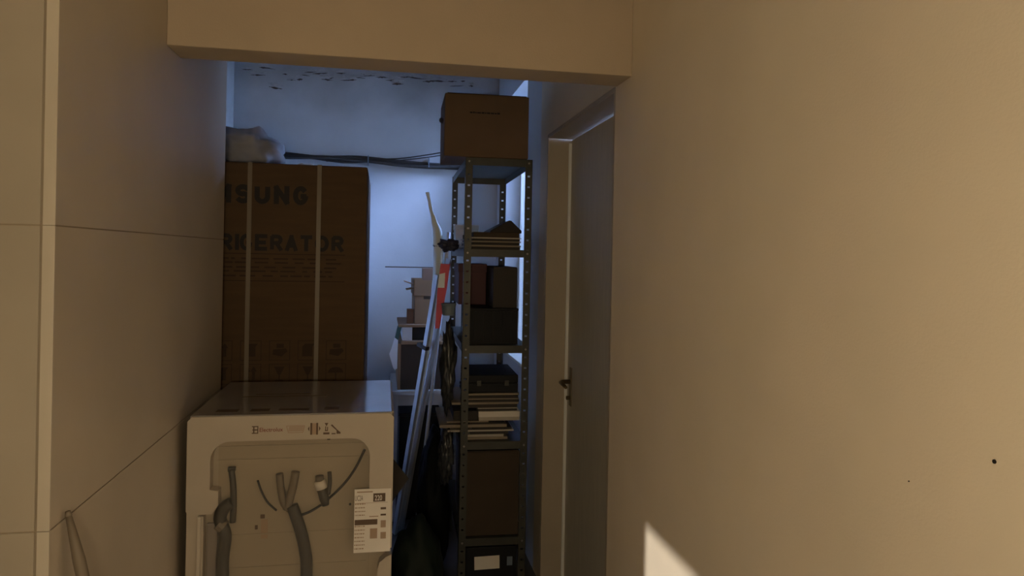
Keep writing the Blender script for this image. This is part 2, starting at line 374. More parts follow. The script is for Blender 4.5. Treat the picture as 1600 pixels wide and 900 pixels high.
# foam cap: front frame with a rounded opening, built as an outline
cap = MB()
op = rr(-0.540, -0.032, 0.60, 0.876, 0.062)      # right corner first, over to the left
outer = [(wx0, 0.652), (-0.596, 0.640), (-0.532, 0.641), (-0.514, 0.668), (-0.514, 0.716), (-0.540, 0.720)]
inner = list(reversed(op))                       # left corner to right corner
poly = outer + inner + [(-0.032, 0.50), (wx1, 0.50), (wx1, wz-0.014), (wx1-0.014, wz), (wx0+0.014, wz), (wx0, wz-0.014)]
cap.prism(poly, wy0, wy0+0.055)
cap.box(wx0, wx0+0.05, wy0+0.055, wy1, 0.65, wz-0.006); cap.box(wx1-0.02, wx1, wy0+0.055, wy1, 0.50, wz-0.006)
cap.box(wx0+0.05, wx1-0.02, wy1-0.05, wy1, 0.65, wz-0.006)
fc = cap.build('foam_cap', M['foam'], wm)
top = B('foam_lid', M['foamtop'], wx0+0.006, wx1-0.006, wy0+0.008, wy1-0.006, 0.892, wz+0.003, wm, bevel=0.003)
# printing on the lid, seen through the film
for (a, b, c, d) in ((-0.54,-0.47,2.475,2.515),(-0.43,-0.37,2.475,2.515),(-0.34,-0.24,2.475,2.51),(-0.19,-0.14,2.48,2.525),(-0.50,-0.20,2.72,2.732),(-0.46,-0.26,2.76,2.772)):
    B('lid_print', M['print3'], a, b, c, d, wz+0.0028, wz+0.0034, top)
# foam foot at the lower right corner and the corner posts
ft = MB(); ft.prism([(0.0,ZF),(wx1,ZF),(wx1,0.478),(0.028,0.470),(0.006,0.452),(0.0,0.43)], wy0, wy0+0.05); ft.build('foam_corner', M['foam'], wm)
pc = MB(); pc.prism([(wx0,ZF),(-0.560,ZF),(-0.560,0.63),(wx0,0.645)], wy0+0.012, wy0+0.05); pc.build('corner_post', M['foam'], wm)
B('corner_edge', M['strip'], -0.578, -0.566, wy0+0.004, wy0+0.013, ZF, 0.632, wm, bevel=0.003)
yb = wy0+0.045
# hoses and cables on the back panel
def tube(name, pts, r, m, parent=wm, n=10): return MB().tube(smooth_pts(pts), r, n).build(name, m, parent, smooth=True)
def smooth_pts(pts, k=6):
    pts = [Vector(p) for p in pts]
    if len(pts) < 3: return pts
    out = []
    for i in range(len(pts)-1):
        p0, p1, p2, p3 = pts[max(i-1,0)], pts[i], pts[i+1], pts[min(i+2,len(pts)-1)]
        for j in range(k):
            t = j/k
            out.append(0.5*((2*p1) + (p2-p0)*t + (2*p0-5*p1+4*p2-p3)*t*t + (3*p1-p0-3*p2+p3)*t**3))
    out.append(pts[-1]); return out
ya = yb - 0.012
tube('inlet_hose', [(-0.481,ya,0.775),(-0.474,ya,0.72),(-0.472,ya,0.66),(-0.474,ya,0.60)], 0.010, M['hose'])
B('hose_clip', M['hose'], -0.492, -0.468, yb-0.018, yb, 0.768, 0.782, wm, bevel=0.003)
dh = tube('drain_hose', [(-0.478,ya-.004,0.665),(-0.500,ya-.006,0.650),(-0.512,ya-.006,0.615),(-0.496,ya-.005,0.56),(-0.502,ya-.005,0.48),(-0.500,ya-.005,0.38),(-0.49,ya-.005,-0.05)], 0.0205, M['hose'])
MB().tube([(-0.516,ya-.006,0.602),(-0.500,ya-.006,0.588)], 0.0225, 12).build('hose_band', M['hose2'], dh)
B('side_pad', M['pad'], -0.556, -0.520, yb-0.012, yb, ZF+0.03, 0.60, wm, bevel=0.006)
tube('strap', [(-0.328,ya,0.755),(-0.322,ya,0.70),(-0.312,ya,0.655),(-0.290,ya,0.632)], 0.012, M['hose2'])
tube('strap', [(-0.276,ya,0.760),(-0.284,ya,0.71),(-0.296,ya,0.66),(-0.302,ya,0.634)], 0.014, M['hose2'])
tube('power_cable', [(-0.397,ya,0.735),(-0.385,ya,0.70),(-0.365,ya,0.662),(-0.335,ya,0.632)], 0.0035, M['cable'])
tube('outlet_hose', [(-0.285,ya-.003,0.648),(-0.272,ya-.003,0.61),(-0.257,ya-.003,0.565),(-0.240,ya-.003,0.49),(-0.234,ya-.003,0.40),(-0.23,ya-.003,-0.08)], 0.0195, M['hose'])
tube('power_cable', [(-0.262,ya,0.612),(-0.230,ya,0.622),(-0.195,ya,0.642),(-0.158,ya,0.672),(-0.115,ya,0.715),(-0.080,ya,0.765),(-0.050,ya,0.828)], 0.0042, M['cable'])
vl = MB().tube([(-0.190,ya-.006,0.700),(-0.180,ya-.006,0.665),(-0.176,ya-.006,0.645)], [0.016,0.016,0.012], 12).build('water_valve', M['hose'], wm, smooth=True)
MB().tube([(-0.197,ya-.006,0.728),(-0.190,ya-.006,0.702)], 0.019, 12).build('valve_ring', M['paper'], vl, smooth=True)
MB().tube([(-0.198,ya-.006,0.745),(-0.197,ya-.006,0.729)], 0.014, 12).build('valve_nut', M['hose2'], vl, smooth=True)
tube('valve_arm', [(-0.166,ya,0.755),(-0.164,ya,0.72),(-0.168,ya,0.68)], 0.007, M['hose'], vl)
B('clip', M['hose'], -0.176, -0.166, yb-0.006, yb+.001, 0.862, 0.89, wm)
B('rating_sticker', M['print5'], -0.386, -0.364, yb-0.0015, yb+.0005, 0.536, 0.60, wm)
B('rating_sticker', M['print3'], -0.388, -0.374, yb-0.0015, yb+.0005, 0.604, 0.617, wm)
B('rating_sticker', M['print3'], -0.405, -0.396, yb-0.0015, yb+.0005, 0.568, 0.582, wm)
MB().tube([(-0.096,yb+.001,0.639),(-0.096,yb-0.003,0.639)], 0.004, 10).build('screw', M['cable'], wm)
for zz in (0.845, 0.80, 0.55, 0.44, 0.30, 0.18):
    B('panel_rib', M['panel'], -0.53, -0.04, yb-0.0025, yb+0.001, zz, zz+0.004, wm)
# stretched film over the opening, with gentle waves
fm = MB(); nx, nz = 28, 40; vs = []
for j in range(nz+1):
    for i in range(nx+1):
        x = wx0+0.004 + (wx1-wx0-0.008)*i/nx; z = ZF+0.01 + (0.864-ZF)*j/nz
        vs.append((x, wy0+0.0035 + 0.0025*noise.noise(Vector((x*9+z*4, z*3, 1.7))), z))
edge = lambda i, j: j*(nx+1)+i
fs = []
for j in range(nz):
    for i in range(nx):
        x = wx0+0.004 + (wx1-wx0-0.008)*(i+.5)/nx; z = ZF+0.01 + (0.864-ZF)*(j+.5)/nz
        if -0.512 < x < -0.034: fs.append((edge(i,j), edge(i+1,j), edge(i+1,j+1), edge(i,j+1)))
fm.add(vs, fs)
fo = fm.build('plastic_film', M['wrap'], wm, smooth=True)
bm_ = bmesh.new(); bm_.from_mesh(fo.data); bmesh.ops.delete(bm_, geom=[v for v in bm_.verts if not v.link_faces], context='VERTS'); bm_.to_mesh(fo.data); bm_.free()
# prints on the foam front
yp = wy0 - 0.0006
em = MB()
for (a, b, c, d) in ((-0.413,-0.393,0.921,0.924),(-0.413,-0.393,0.899,0.902),(-0.411,-0.396,0.9095,0.9135),(-0.396,-0.393,0.902,0.921),(-0.409,-0.405,0.902,0.921)):
    em.box(a, b, yp, wy0+0.0005, c, d)
em.build('emblem', M['print3'], fc)
lettering('brand_print', 'Electrolux', M['print4'], fc, -0.389, 0.9045, 0.074, 0.0135, yp, 0.012)
tb = MB()
tb.prism([(-0.305,0.921),(-0.303,0.923),(-0.247,0.923),(-0.245,0.921)][::-1], yp, wy0+.0005)
tb.prism([(-0.305,0.922),(-0.299,0.899),(-0.297,0.899),(-0.303,0.922)], yp, wy0+.0005)
tb.prism([(-0.245,0.922),(-0.251,0.899),(-0.253,0.899),(-0.247,0.922)], yp, wy0+.0005)
for k, zz in enumerate((0.8985, 0.905, 0.9105, 0.916)):
    tb.box(-0.299+0.001*k, -0.252+0.001*k, yp, wy0+.0005, zz, zz+(0.003 if k else 0.0018))
tb.build('tub_symbol', M['print5'], fc)
sq = MB(); sq.box(-0.228,-0.222,yp,wy0+.0005,0.891,0.930); sq.box(-0.209,-0.203,yp,wy0+.0005,0.891,0.930)
sq.prism([(-0.236,0.911),(-0.231,0.902),(-0.231,0.920)], yp, wy0+.0005); sq.prism([(-0.195,0.911),(-0.200,0.920),(-0.200,0.902)], yp, wy0+.0005)
sq.build('clamp_symbol', M['print3'], fc); 
sq2 = MB(); sq2.box(-0.222,-0.209,yp,wy0+.0005,0.892,0.929); sq2.build('clamp_symbol', M['print5'], fc)
hv = MB(); hv.box(-0.186,-0.166,yp,wy0+.0005,0.891,0.8975); hv.box(-0.181,-0.171,yp,wy0+.0005,0.902,0.905); hv.box(-0.180,-0.177,yp,wy0+.0005,0.905,0.918)
hv.box(-0.174,-0.171,yp,wy0+.0005,0.905,0.916); hv.prism([(-0.182,0.929),(-0.176,0.918),(-0.170,0.929)], yp, wy0+.0005)
hv.prism([(-0.162,0.921),(-0.158,0.924),(-0.140,0.905),(-0.130,0.897),(-0.130,0.892),(-0.143,0.892),(-0.143,0.903)][::-1], yp, wy0+.0005)
hv.box(-0.159,-0.146,yp,wy0+.0005,0.891,0.8945)
hv.build('handling_symbol', M['print3'], fc)
# shipping label on the right
lb = B('shipping_label', M['paper'], -0.080, 0.041, wy0-0.0025, wy0+0.003, 0.490, 0.703, wm)
lb['label'] = 'white shipping label with barcodes'
yl = wy0-0.0031
def lab(name, m, boxes):
    q = MB()
    for (a, b, c, d) in boxes: q.box(a, b, yl, yl+0.0008, c, d)
    return q.build(name, m, lb)
lettering('label_text', 'UC2A', M['print3'], lb, -0.078, 0.665, 0.026, 0.018, yl, 0.0)
lab('label_block', M['print3'], [(-0.018, 0.022, 0.660, 0.688)])
lettering('label_text', '220', M['paper'], lb, -0.013, 0.664, 0.024, 0.018, yl-0.0006, 0.01)
lab('label_block', M['print3'], [(-0.078,-0.003,0.583,0.601),(0.007,0.025,0.633,0.640),(0.007,0.025,0.612,0.618)])
lab('label_barcode', M['print5'], [(-0.027,-0.003,0.536,0.570),(0.008,0.025,0.572,0.596),(0.008,0.026,0.534,0.556)])
random.seed(5)
bx = []
for k in range(13):
    zz = 0.652 - k*0.0125
    if 0.578 < zz < 0.606: continue
    x = -0.078
    while x < -0.046:
        w = random.uniform(0.002, 0.007); bx.append((x, min(x+w, -0.044), zz, zz+0.0035)); x += w+0.0018
lab('label_small_print', M['print5'], bx + [(-0.072,-0.02,0.692,0.696),(-0.03,0.0,0.609,0.612),(-0.078,0.03,0.656,0.657)])['kind'] = 'stuff'

# ================================================================ REFRIGERATOR CARTON
bx0, bx1, by0, by1, bz = -0.972, -0.075, 3.155, 3.93, 1.875
rb = thing('refrigerator_carton', (0, 0, 0), 'tall brown refrigerator carton with dark lettering and two pale straps', 'carton')
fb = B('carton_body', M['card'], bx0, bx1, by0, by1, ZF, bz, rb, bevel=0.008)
yc = by0 - 0.0006
block_letters('SAMSUNG', M['print'], rb, -0.324, 1.700, 0.064, 0.0150, 0.080, 0.021, yc)
block_letters('REFRIGERATOR', M['print'], rb, -0.172, 1.500, 0.0515, 0.0105, 0.069, 0.0165, yc)
ln = MB()
for zz in (1.484, 1.368): ln.box(-0.80, -0.165, yc, by0+0.001, zz, zz+0.004)
ln.build('printed_rule', M['print2'], rb)
random.seed(3); sm = MB()
for zz in (1.462, 1.445, 1.425, 1.408, 1.388):
    x = -0.80
    while x < -0.20:
        w = random.uniform(0.015, 0.07); sm.box(x, min(x+w, -0.18), yc, by0+0.001, zz, zz+0.007); x += w+random.uniform(0.008, 0.03)
sm.build('small_print', M['print2'], rb)
def pict(kind, cx, cz, s, q):
    def bxs(a, b, c, d): q.box(cx+a*s, cx+b*s, yc, by0+.001, cz+c*s, cz+d*s)
    for e in ((-.5,.5,.47,.5),(-.5,.5,-.5,-.47),(-.5,-.47,-.5,.5),(.47,.5,-.5,.5)): bxs(*e)
    if kind == 'umbrella':
        n = 10; p = [(cx+0.38*s*math.cos(PI*k/n), cz+0.02*s+0.30*s*math.sin(PI*k/n)) for k in range(n+1)]
        q.prism(p, yc, by0+.001); bxs(-.03,.03,-.34,.02); bxs(-.12,.03,-.38,-.33)
    elif kind == 'arrows': bxs(-.22,-.08,-.3,.15); bxs(.08,.22,-.3,.15); q.prism([(cx-.3*s,cz+.12*s),(cx,cz+.12*s),(cx-.15*s,cz+.38*s)],yc,by0+.001); q.prism([(cx,cz+.12*s),(cx+.3*s,cz+.12*s),(cx+.15*s,cz+.38*s)],yc,by0+.001)
    elif kind == 'glass': q.prism([(cx-.06*s,cz-.05*s),(cx+.06*s,cz-.05*s),(cx+.26*s,cz+.36*s),(cx-.26*s,cz+.36*s)],yc,by0+.001); bxs(-.03,.03,-.3,-.05); bxs(-.2,.2,-.36,-.3)
    elif kind == 'box': bxs(-.28,.22,-.3,.2); q.prism([(cx-.28*s,cz+.2*s),(cx+.22*s,cz+.2*s),(cx+.34*s,cz+.34*s),(cx-.14*s,cz+.34*s)],yc,by0+.001)
    elif kind == 'hand': q.prism([(cx-.34*s,cz-.2*s),(cx+.1*s,cz-.3*s),(cx+.38*s,cz-.05*s),(cx+.3*s,cz+.1*s),(cx-.3*s,cz+.05*s)],yc,by0+.001); bxs(-.15,.2,.12,.34)
pq = MB()
kinds = ['glass', 'arrows', 'box', 'hand', 'box', 'hand', 'hand', 'box', 'arrows', 'glass', 'glass', 'umbrella']
for k in range(12):
    pict(kinds[k], -0.785 + 0.118*(k % 6), 1.072 - 0.1*(k//6), 0.086, pq)
pq.build('handling_symbol', M['print2'], rb)
for xx in (-0.575, -0.288):
    st = MB(); st.box(xx, xx+0.018, by0-0.0016, by0-0.0002, ZF, bz); st.box(xx, xx+0.018, by0-0.0016, by1, bz, bz+0.0016); st.build('strap', M['strap'], rb)
# crumpled film on the carton
cf = MB().blob((-0.66, 3.52, bz+0.085), (0.17, 0.16, 0.115), 0.30, 4.0, 3, 4, bz+0.002).build('crumpled_plastic', M['smoke'], smooth=True)
tag(cf, 'heap of crumpled milky plastic wrap on the refrigerator carton', 'plastic wrap')
cf2 = MB().blob((-0.37, 3.42, bz+0.014), (0.055, 0.05, 0.022), 0.35, 5.0, 5, 3, bz+0.0018).build('foam_scrap', M['paper'], smooth=True)
tag(cf2, 'small white foam scrap beside the strap on the refrigerator carton', 'foam scrap')

# ================================================================ CABLES ALONG THE BACK WALL
cb = thing('cable_bundle', (0, 0, 0), 'sagging bundle of thick black cables along the storeroom back wall', 'cable')
def cable(pts, r, m=M['cable']): return MB().tube(smooth_pts(pts, 8), r, 8).build('cable', m, cb, smooth=True)
yk = YB - 0.03
cable([(-1.0,yk,2.16),(-0.70,yk,2.165),(-0.45,yk,2.150),(-0.20,yk,2.160),(0.0,yk,2.150),(0.25,yk,2.135),(0.48,yk,2.135),(0.80,yk,2.16)], 0.014)
cable([(-1.0,yk-.02,2.145),(-0.66,yk-.02,2.140),(-0.40,yk-.02,2.150),(-0.10,yk-.02,2.135),(0.10,yk-.02,2.118),(0.30,yk-.02,2.112),(0.48,yk-.02,2.118),(0.80,yk-.02,2.14)], 0.013)
cable([(-1.0,yk,2.12),(-0.60,yk,2.150),(-0.30,yk,2.128),(-0.05,yk,2.140),(0.15,yk,2.128),(0.48,yk,2.112),(0.80,yk,2.12)], 0.010)
cable([(-0.40,yk-.015,2.125),(-0.10,yk-.015,2.150),(0.10,yk-.015,2.165),(0.30,yk-.015,2.20),(0.46,yk-.015,2.235),(0.80,yk-.015,2.30)], 0.0045)
cable([(-0.30,yk-.015,2.120),(0.0,yk-.015,2.140),(0.18,yk-.015,2.163),(0.34,yk-.015,2.19),(0.46,yk-.015,2.215),(0.80,yk-.015,2.28)], 0.0035)
for x in (-0.85, -0.12, 0.3, 0.7): B('cable_clip', M['tub'], x, x+0.007, yk-0.035, YB, 2.11, 2.175, cb)

# ================================================================ STEEL SHELF RACK
RX, RY, RZ = 0.373, 3.30, math.radians(-1.4)
sh = thing('shelf_rack', (RX, RY, 0), 'dark steel rack of slotted angle posts and five shelves', 'shelf rack', RZ)
SW, SD, SH = 0.320, 0.885, 1.957
def post(sx, sy):
    q = MB(); w = 0.034; t = 0.0025; p = 0.0508
    x0 = 0 if sx > 0 else SW; y0 = 0 if sy > 0 else SD
    def flange(axis):
        def bx(u0, u1, z0, z1):
            if axis == 'x': a, b = sorted((x0+sx*u0, x0+sx*u1)); c, d = sorted((y0, y0+sy*t)); q.box(a, b, c, d, z0, z1)
            else: a, b = sorted((x0, x0+sx*t)); c, d = sorted((y0+sy*u0, y0+sy*u1)); q.box(a, b, c, d, z0, z1)
        bx(0, 0.011, ZF, SH); bx(0.023, w, ZF, SH)
        z = ZF
        while z < SH:
            bx(0.011, 0.023, z, min(z+p-0.0085, SH)); z += p
    flange('x'); flange('y'); q.build('post', M['steel'], sh)
for sx in (1, -1):
    for sy in (1, -1): post(sx, sy)
LV = [0.158, 0.614, 1.070, 1.526, 1.958]      # upper faces of the shelves
for z in LV:
    q = MB(); a = 0.003; h = 0.036
    q.box(a, SW-a, a, SD-a, z-0.0015, z)
    q.box(a, SW-a, a, a+0.0015, z-h, z-0.0015); q.box(a, SW-a, SD-a-0.0015, SD-a, z-h, z-0.0015)
    q.box(a, a+0.0015, a, SD-a, z-h, z-0.0015); q.box(SW-a-0.0015, SW-a, a, SD-a, z-h, z-0.0015)
    so = q.build('shelf', M['steel'], sh)
    for (x, y) in ((0.017, -0.001), (SW-0.017, -0.001)):
        MB().tube([(x, y+0.003, z-0.018), (x, y-0.003, z-0.018)], 0.005, 6).build('bolt', M['lampmetal'], so)
RM = Matrix.Translation((RX, RY, 0)) @ Matrix.Rotation(RZ, 4, 'Z')
def on_shelf(name, label, cat, x, y, z, rz=0.0, group=None):
    o = thing(name, (0, 0, 0), label, cat, group=group); p = RM @ Vector((x, y, z)); o.location = p; o.rotation_euler = (0, 0, RZ+rz); return o
E0 = 0.0006
# carton on the top shelf
tc = on_shelf('carton', 'closed brown carton on the top shelf of the rack', 'carton', -0.104, -0.012, LV[4]+E0)
tb_ = B('carton_body', M['cardtop'], 0, 0.400, 0, 0.34, 0, 0.295, tc, bevel=0.006)
q = MB(); random.seed(9); x = 0.118
while x < 0.262:
    w = random.uniform(0.006, 0.02); q.box(x, x+w, -0.0006, 0.001, 0.205, 0.2125+random.uniform(-.001,.001)); x += w+0.0025
q.build('small_print', M['print'], tc)
B('packing_tape', M['card3'], 0.17, 0.23, 0.01, 0.33, 0.2952, 0.2958, tc)
B('carton_flap', M['card3'], 0.012, 0.388, 0.006, 0.165, 0.2953, 0.2985, tc, bevel=0.001)
B('carton_flap', M['card3'], 0.012, 0.388, 0.175, 0.335, 0.2953, 0.2985, tc, bevel=0.001)
MB().blob((-0.008, 0.10, 0.183), (0.012, 0.02, 0.014), 0.2, 4, 1, 2).build('torn_handle', M['dkbrd'], tc)

# shelf four: flat boards, folder, pale box, navy bundle
z = LV[3] + E0
stack4 = [(0.040, 0.232, 0.62, 0.012, 'dkbrd', 'dark brown flat board, lowest of the pile on the fourth shelf'),
          (0.036, 0.240, 0.66, 0.008, 'tan', 'thin tan board second in the pile on the fourth shelf'),
          (0.042, 0.226, 0.62, 0.012, 'dkbrd', 'dark brown board in the middle of the fourth shelf pile'),
          (0.038, 0.238, 0.64, 0.006, 'tan', 'thin tan sheet above the middle board of the fourth shelf pile'),
          (0.044, 0.225, 0.60, 0.010, 'dkbrd', 'dark brown board under the top sheet of the fourth shelf pile'),
          (0.037, 0.240, 0.63, 0.006, 'palebrd', 'thin pale sheet near the top of the fourth shelf pile'),
          (0.046, 0.220, 0.60, 0.024, 'card3', 'flat brown carton lying on top of the fourth shelf pile')]
for (x0, w, d, h, mk, lab_) in stack4:
    b = B('flat_board', M[mk], 0, w, 0, d, 0, h, bevel=0.0012); p = RM @ Vector((x0, 0.02+random.uniform(0,0.01), z)); b.location = p; b.rotation_euler = (0,0,RZ)
    tag(b, lab_, 'board', 'flat boards on the fourth shelf'); z += h+E0
ztop4 = z
fo_ = MB(); fo_.prism([(0,0),(0.155,0),(0.155,0.012),(0.104,0.060),(0.094,0.062),(0,0.010)], 0, 0.34)
fo_ = fo_.build('folder', M['dkbrd'], bevel=0.001); fo_.location = RM @ Vector((0.135, 0.10, ztop4)); fo_.rotation_euler = (0,0,RZ)
tag(fo_, 'dark bent folder slumped on the flat brown carton of the rack', 'folder')
pb = on_shelf('small_box', 'small pale box behind the flat boards on the fourth shelf', 'box', 0.012, 0.70, LV[3]+E0)
B('box_body', M['palebrd'], 0, 0.130, 0, 0.15, 0, 0.135, pb, bevel=0.003); B('box_lid', M['palebrd'], -0.003, 0.133, -0.003, 0.153, 0.115, 0.142, pb, bevel=0.003)
nb = MB().blob((0,0,0), (0.050, 0.10, 0.030), 0.45, 5, 8, 4).build('navy_bundle', M['bluecloth'], smooth=True)
nb.location = (0.328, 3.62, 1.545); tag(nb, 'crumpled navy plastic bundle poking out beside the rack post', 'bundle')

# shelf three: crate, maroon box, brown carton, black case
z = LV[2] + E0
cr = on_shelf('black_crate', 'black plastic crate under the maroon box on the rack', 'crate', 0.040, 0.06, z)
q = MB(); q.box(0,0.232,0,0.5,0,0.006); q.box(0,0.232,0,0.006,0.006,0.168); q.box(0,0.232,0.494,0.5,0.006,0.168); q.box(0,0.006,0.006,0.494,0.006,0.168); q.box(0.226,0.232,0.006,0.494,0.006,0.168)
q.build('crate_shell', M['black'], cr); q = MB(); q.box(-0.004,0.236,-0.004,0.504,0.160,0.172); q.build('crate_rim', M['black'], cr, bevel=0.003)
for k in range(5): B('crate_rib', M['black'], 0.02+0.045*k, 0.03+0.045*k, -0.004, 0.0, 0.01, 0.155, cr)
mb_ = on_shelf('maroon_box', 'dark maroon box stacked on the black crate', 'box', 0.002, 0.30, z+0.172+E0)
B('box_body', M['maroon'], 0, 0.142, 0, 0.30, 0, 0.205, mb_, bevel=0.003); B('box_lid', M['maroon'], -0.003, 0.145, -0.003, 0.303, 0.165, 0.209, mb_, bevel=0.003)
bc = on_shelf('dark_carton', 'dark brown carton beside the maroon box on the rack', 'carton', 0.152, 0.08, z+0.172+E0)
B('carton_body', M['dkbrd'], 0, 0.118, 0, 0.40, 0, 0.195, bc, bevel=0.003); B('carton_flap', M['dkbrd'], 0.002, 0.116, 0.004, 0.396, 0.1952, 0.199, bc)

# shelf two: pile of boards and papers, white box, black case
random.seed(12)
zp = LV[1] + E0
pile = [(0.025, 0.205, 0.012, 'tan', 'brown paper pad at the bottom of the second shelf pile'),
        (0.022, 0.190, 0.012, 'palebrd', 'pale paper pad second from the bottom of the second shelf pile'),
        (0.050, 0.185, 0.014, 'dkbrd', 'dark board between paper pads on the second shelf'),
        (-0.058, 0.318, 0.008, 'palebrd', 'long thin pale board sticking out past the rack post'),
        (0.060, 0.190, 0.010, 'dkbrd', 'dark board above the long thin pale board'),
        (-0.096, 0.322, 0.014, 'tan', 'thick tan board sticking furthest out of the rack'),
        (0.050, 0.165, 0.008, 'dkbrd', 'dark board under the tan sheet with a protruding edge'),
        (-0.062, 0.200, 0.006, 'tan', 'short tan sheet sticking out above the thick tan board')]
yy = 0.035
for (x0, w, h, mk, lab_) in pile:
    b = B('flat_board', M[mk], 0, w, 0, 0.40, 0, h, bevel=0.001); b.location = RM @ Vector((x0, 0.038+random.uniform(0,.012), zp)); b.rotation_euler = (0,0,RZ)
    tag(b, lab_, 'board', 'boards and papers on the second shelf'); zp += h+E0
wbx = on_shelf('white_box', 'flat white box lying in the pile on the second shelf', 'box', 0.090, 0.045, zp)
B('box_body', M['palebrd'], 0, 0.198, 0, 0.36, 0, 0.042, wbx, bevel=0.002); B('box_lid', M['paper'], -0.002, 0.200, -0.002, 0.362, 0.018, 0.046, wbx, bevel=0.002)
lw = B('flat_board', M['dkbrd'], 0, 0.115, 0, 0.36, 0, 0.046, bevel=0.002); lw.location = RM @ Vector((-0.03, 0.06, zp)); lw.rotation_euler = (0,0,RZ)
tag(lw, 'thick dark board lying beside the flat white box', 'board', 'boards and papers on the second shelf')
zp += 0.0465+E0
pile2 = [(0.085, 0.190, 0.010, 'dkbrd', 'dark thin board directly on the flat white box'),
         (0.082, 0.195, 0.005, 'palebrd', 'thin pale sheet above the flat white box'),
         (0.030, 0.245, 0.015, 'dkbrd', 'dark thick board above the thin pale sheet'),
         (-0.040, 0.322, 0.011, 'tan', 'tan board sticking out near the top of the second shelf pile'),
         (0.028, 0.255, 0.011, 'dkbrd', 'dark board third from the top of the second shelf pile'),
         (0.032, 0.250, 0.006, 'tan', 'thin tan sheet near the top of the second shelf pile'),
         (0.028, 0.250, 0.012, 'dkbrd', 'dark board under the topmost tan board of the second shelf'),
         (0.034, 0.250, 0.010, 'tan', 'topmost tan board of the second shelf pile')]
for (x0, w, h, mk, lab_) in pile2:
    b = B('flat_board', M[mk], 0, w, 0, 0.40, 0, h, bevel=0.001); b.location = RM @ Vector((x0, 0.038+random.uniform(0,.012), zp)); b.rotation_euler = (0,0,RZ)
    tag(b, lab_, 'board', 'boards and papers on the second shelf'); zp += h+E0
cs = on_shelf('black_case', 'black plastic case on top of the second shelf pile', 'case', 0.030, 0.06, zp)
q = MB(); q.box(0, 0.25, 0, 0.34, 0, 0.045); q.build('case_bottom', M['black'], cs, bevel=0.005); q = MB(); q.box(0, 0.25, 0, 0.34, 0.0455, 0.085); q.build('case_lid', M['black'], cs, bevel=0.005)
for x in (0.05, 0.185): B('latch', M['steel'], x, x+0.02, -0.004, 0.001, 0.034, 0.058, cs)
# shelf one: large dark carton
lc = on_shelf('dark_carton', 'large dark brown carton filling the lowest gap of the rack', 'carton', 0.022, 0.03, LV[0]+E0)
B('carton_body', M['card3'], 0, 0.268, 0, 0.50, 0, 0.400, lc, bevel=0.004); B('carton_flap', M['card3'], 0.004, 0.264, 0.004, 0.245, 0.4003, 0.404, lc); B('carton_flap', M['card3'], 0.004, 0.264, 0.255, 0.496, 0.4003, 0.404, lc)
B('packing_tape', M['dkbrd'], 0.11, 0.16, 0.01, 0.49, 0.4042, 0.4048, lc)
# under the rack: black case with a label
fcx = on_shelf('black_box', 'low black box with a white label on the floor under the rack', 'box', 0.038, 0.01, ZF+0.0006)
B('box_body', M['black'], 0, 0.240, 0, 0.40, 0, 0.262, fcx, bevel=0.004)
q = MB(); q.box(0.045, 0.165, -0.0012, 0.0005, 0.154, 0.216, Matrix.Rotation(math.radians(-1.5), 4, 'Y')); q.build('paper_label', M['paper'], fcx)
B('small_label', M['tub'], 0.196, 0.222, -0.0012, 0.0005, 0.17, 0.212, fcx)

# ================================================================ BETWEEN THE CARTON AND THE RACK
# grey bag hanging from the rack's left post, grey tub at its mouth, red and white plate standing in it
hb = MB().blob((0.318, 3.41, 0.948), (0.034, 0.045, 0.200), 0.38, 7.0, 14, 4)
hbo = hb.build('plastic_bag', M['greybag'], smooth=True); tag(hbo, 'wrinkled grey plastic bag hanging from the left side of the rack', 'bag')
tub_ = MB().tube([(0.315,3.40,1.205),(0.315,3.40,1.25),(0.315,3.40,1.258),(0.315,3.40,1.262)], [0.030,0.034,0.037,0.036], 20).build('grey_tub', M['tub'], smooth=False)
tag(tub_, 'small grey plastic tub held in the mouth of the hanging bag', 'tub')
rp = thing('striped_plate', (0, 0, 0), 'red and white striped warning plate leaning beside the rack', 'warning plate')
def plate(t0, t1):
    a = Vector((0.2655, 3.46, 1.135)); b = Vector((0.300, 3.46, 1.452)); p = a.lerp(b, t0); r = a.lerp(b, t1)
    q = MB(); h0 = 0.010+0.013*min(1, t0*1.6); h1 = 0.010+0.013*min(1, t1*1.6)
    q.prism([(p.x-h0, p.z), (p.x+h0, p.z), (r.x+h1, r.z), (r.x-h1, r.z)], 3.452, 3.464); return q
plate(0, 0.62).build('red_stripe', M['red'], rp, bevel=0.001); plate(0.62, 0.63).build('red_stripe', M['red'], rp)
w_ = MB(); cx = lambda t: 0.2655+0.0345*t
w_.prism([(cx(.63)-.0235, 1.135+.317*.63), (cx(.63)+.010, 1.135+.317*.63), (cx(.86)+.004, 1.135+.317*.86), (cx(.84)-.0235, 1.135+.317*.84)], 3.4512, 3.4648); w_.build('white_stripe', M['whitep'], rp)
plate(0.63, 1.0).build('red_stripe', M['red'], rp, bevel=0.002)
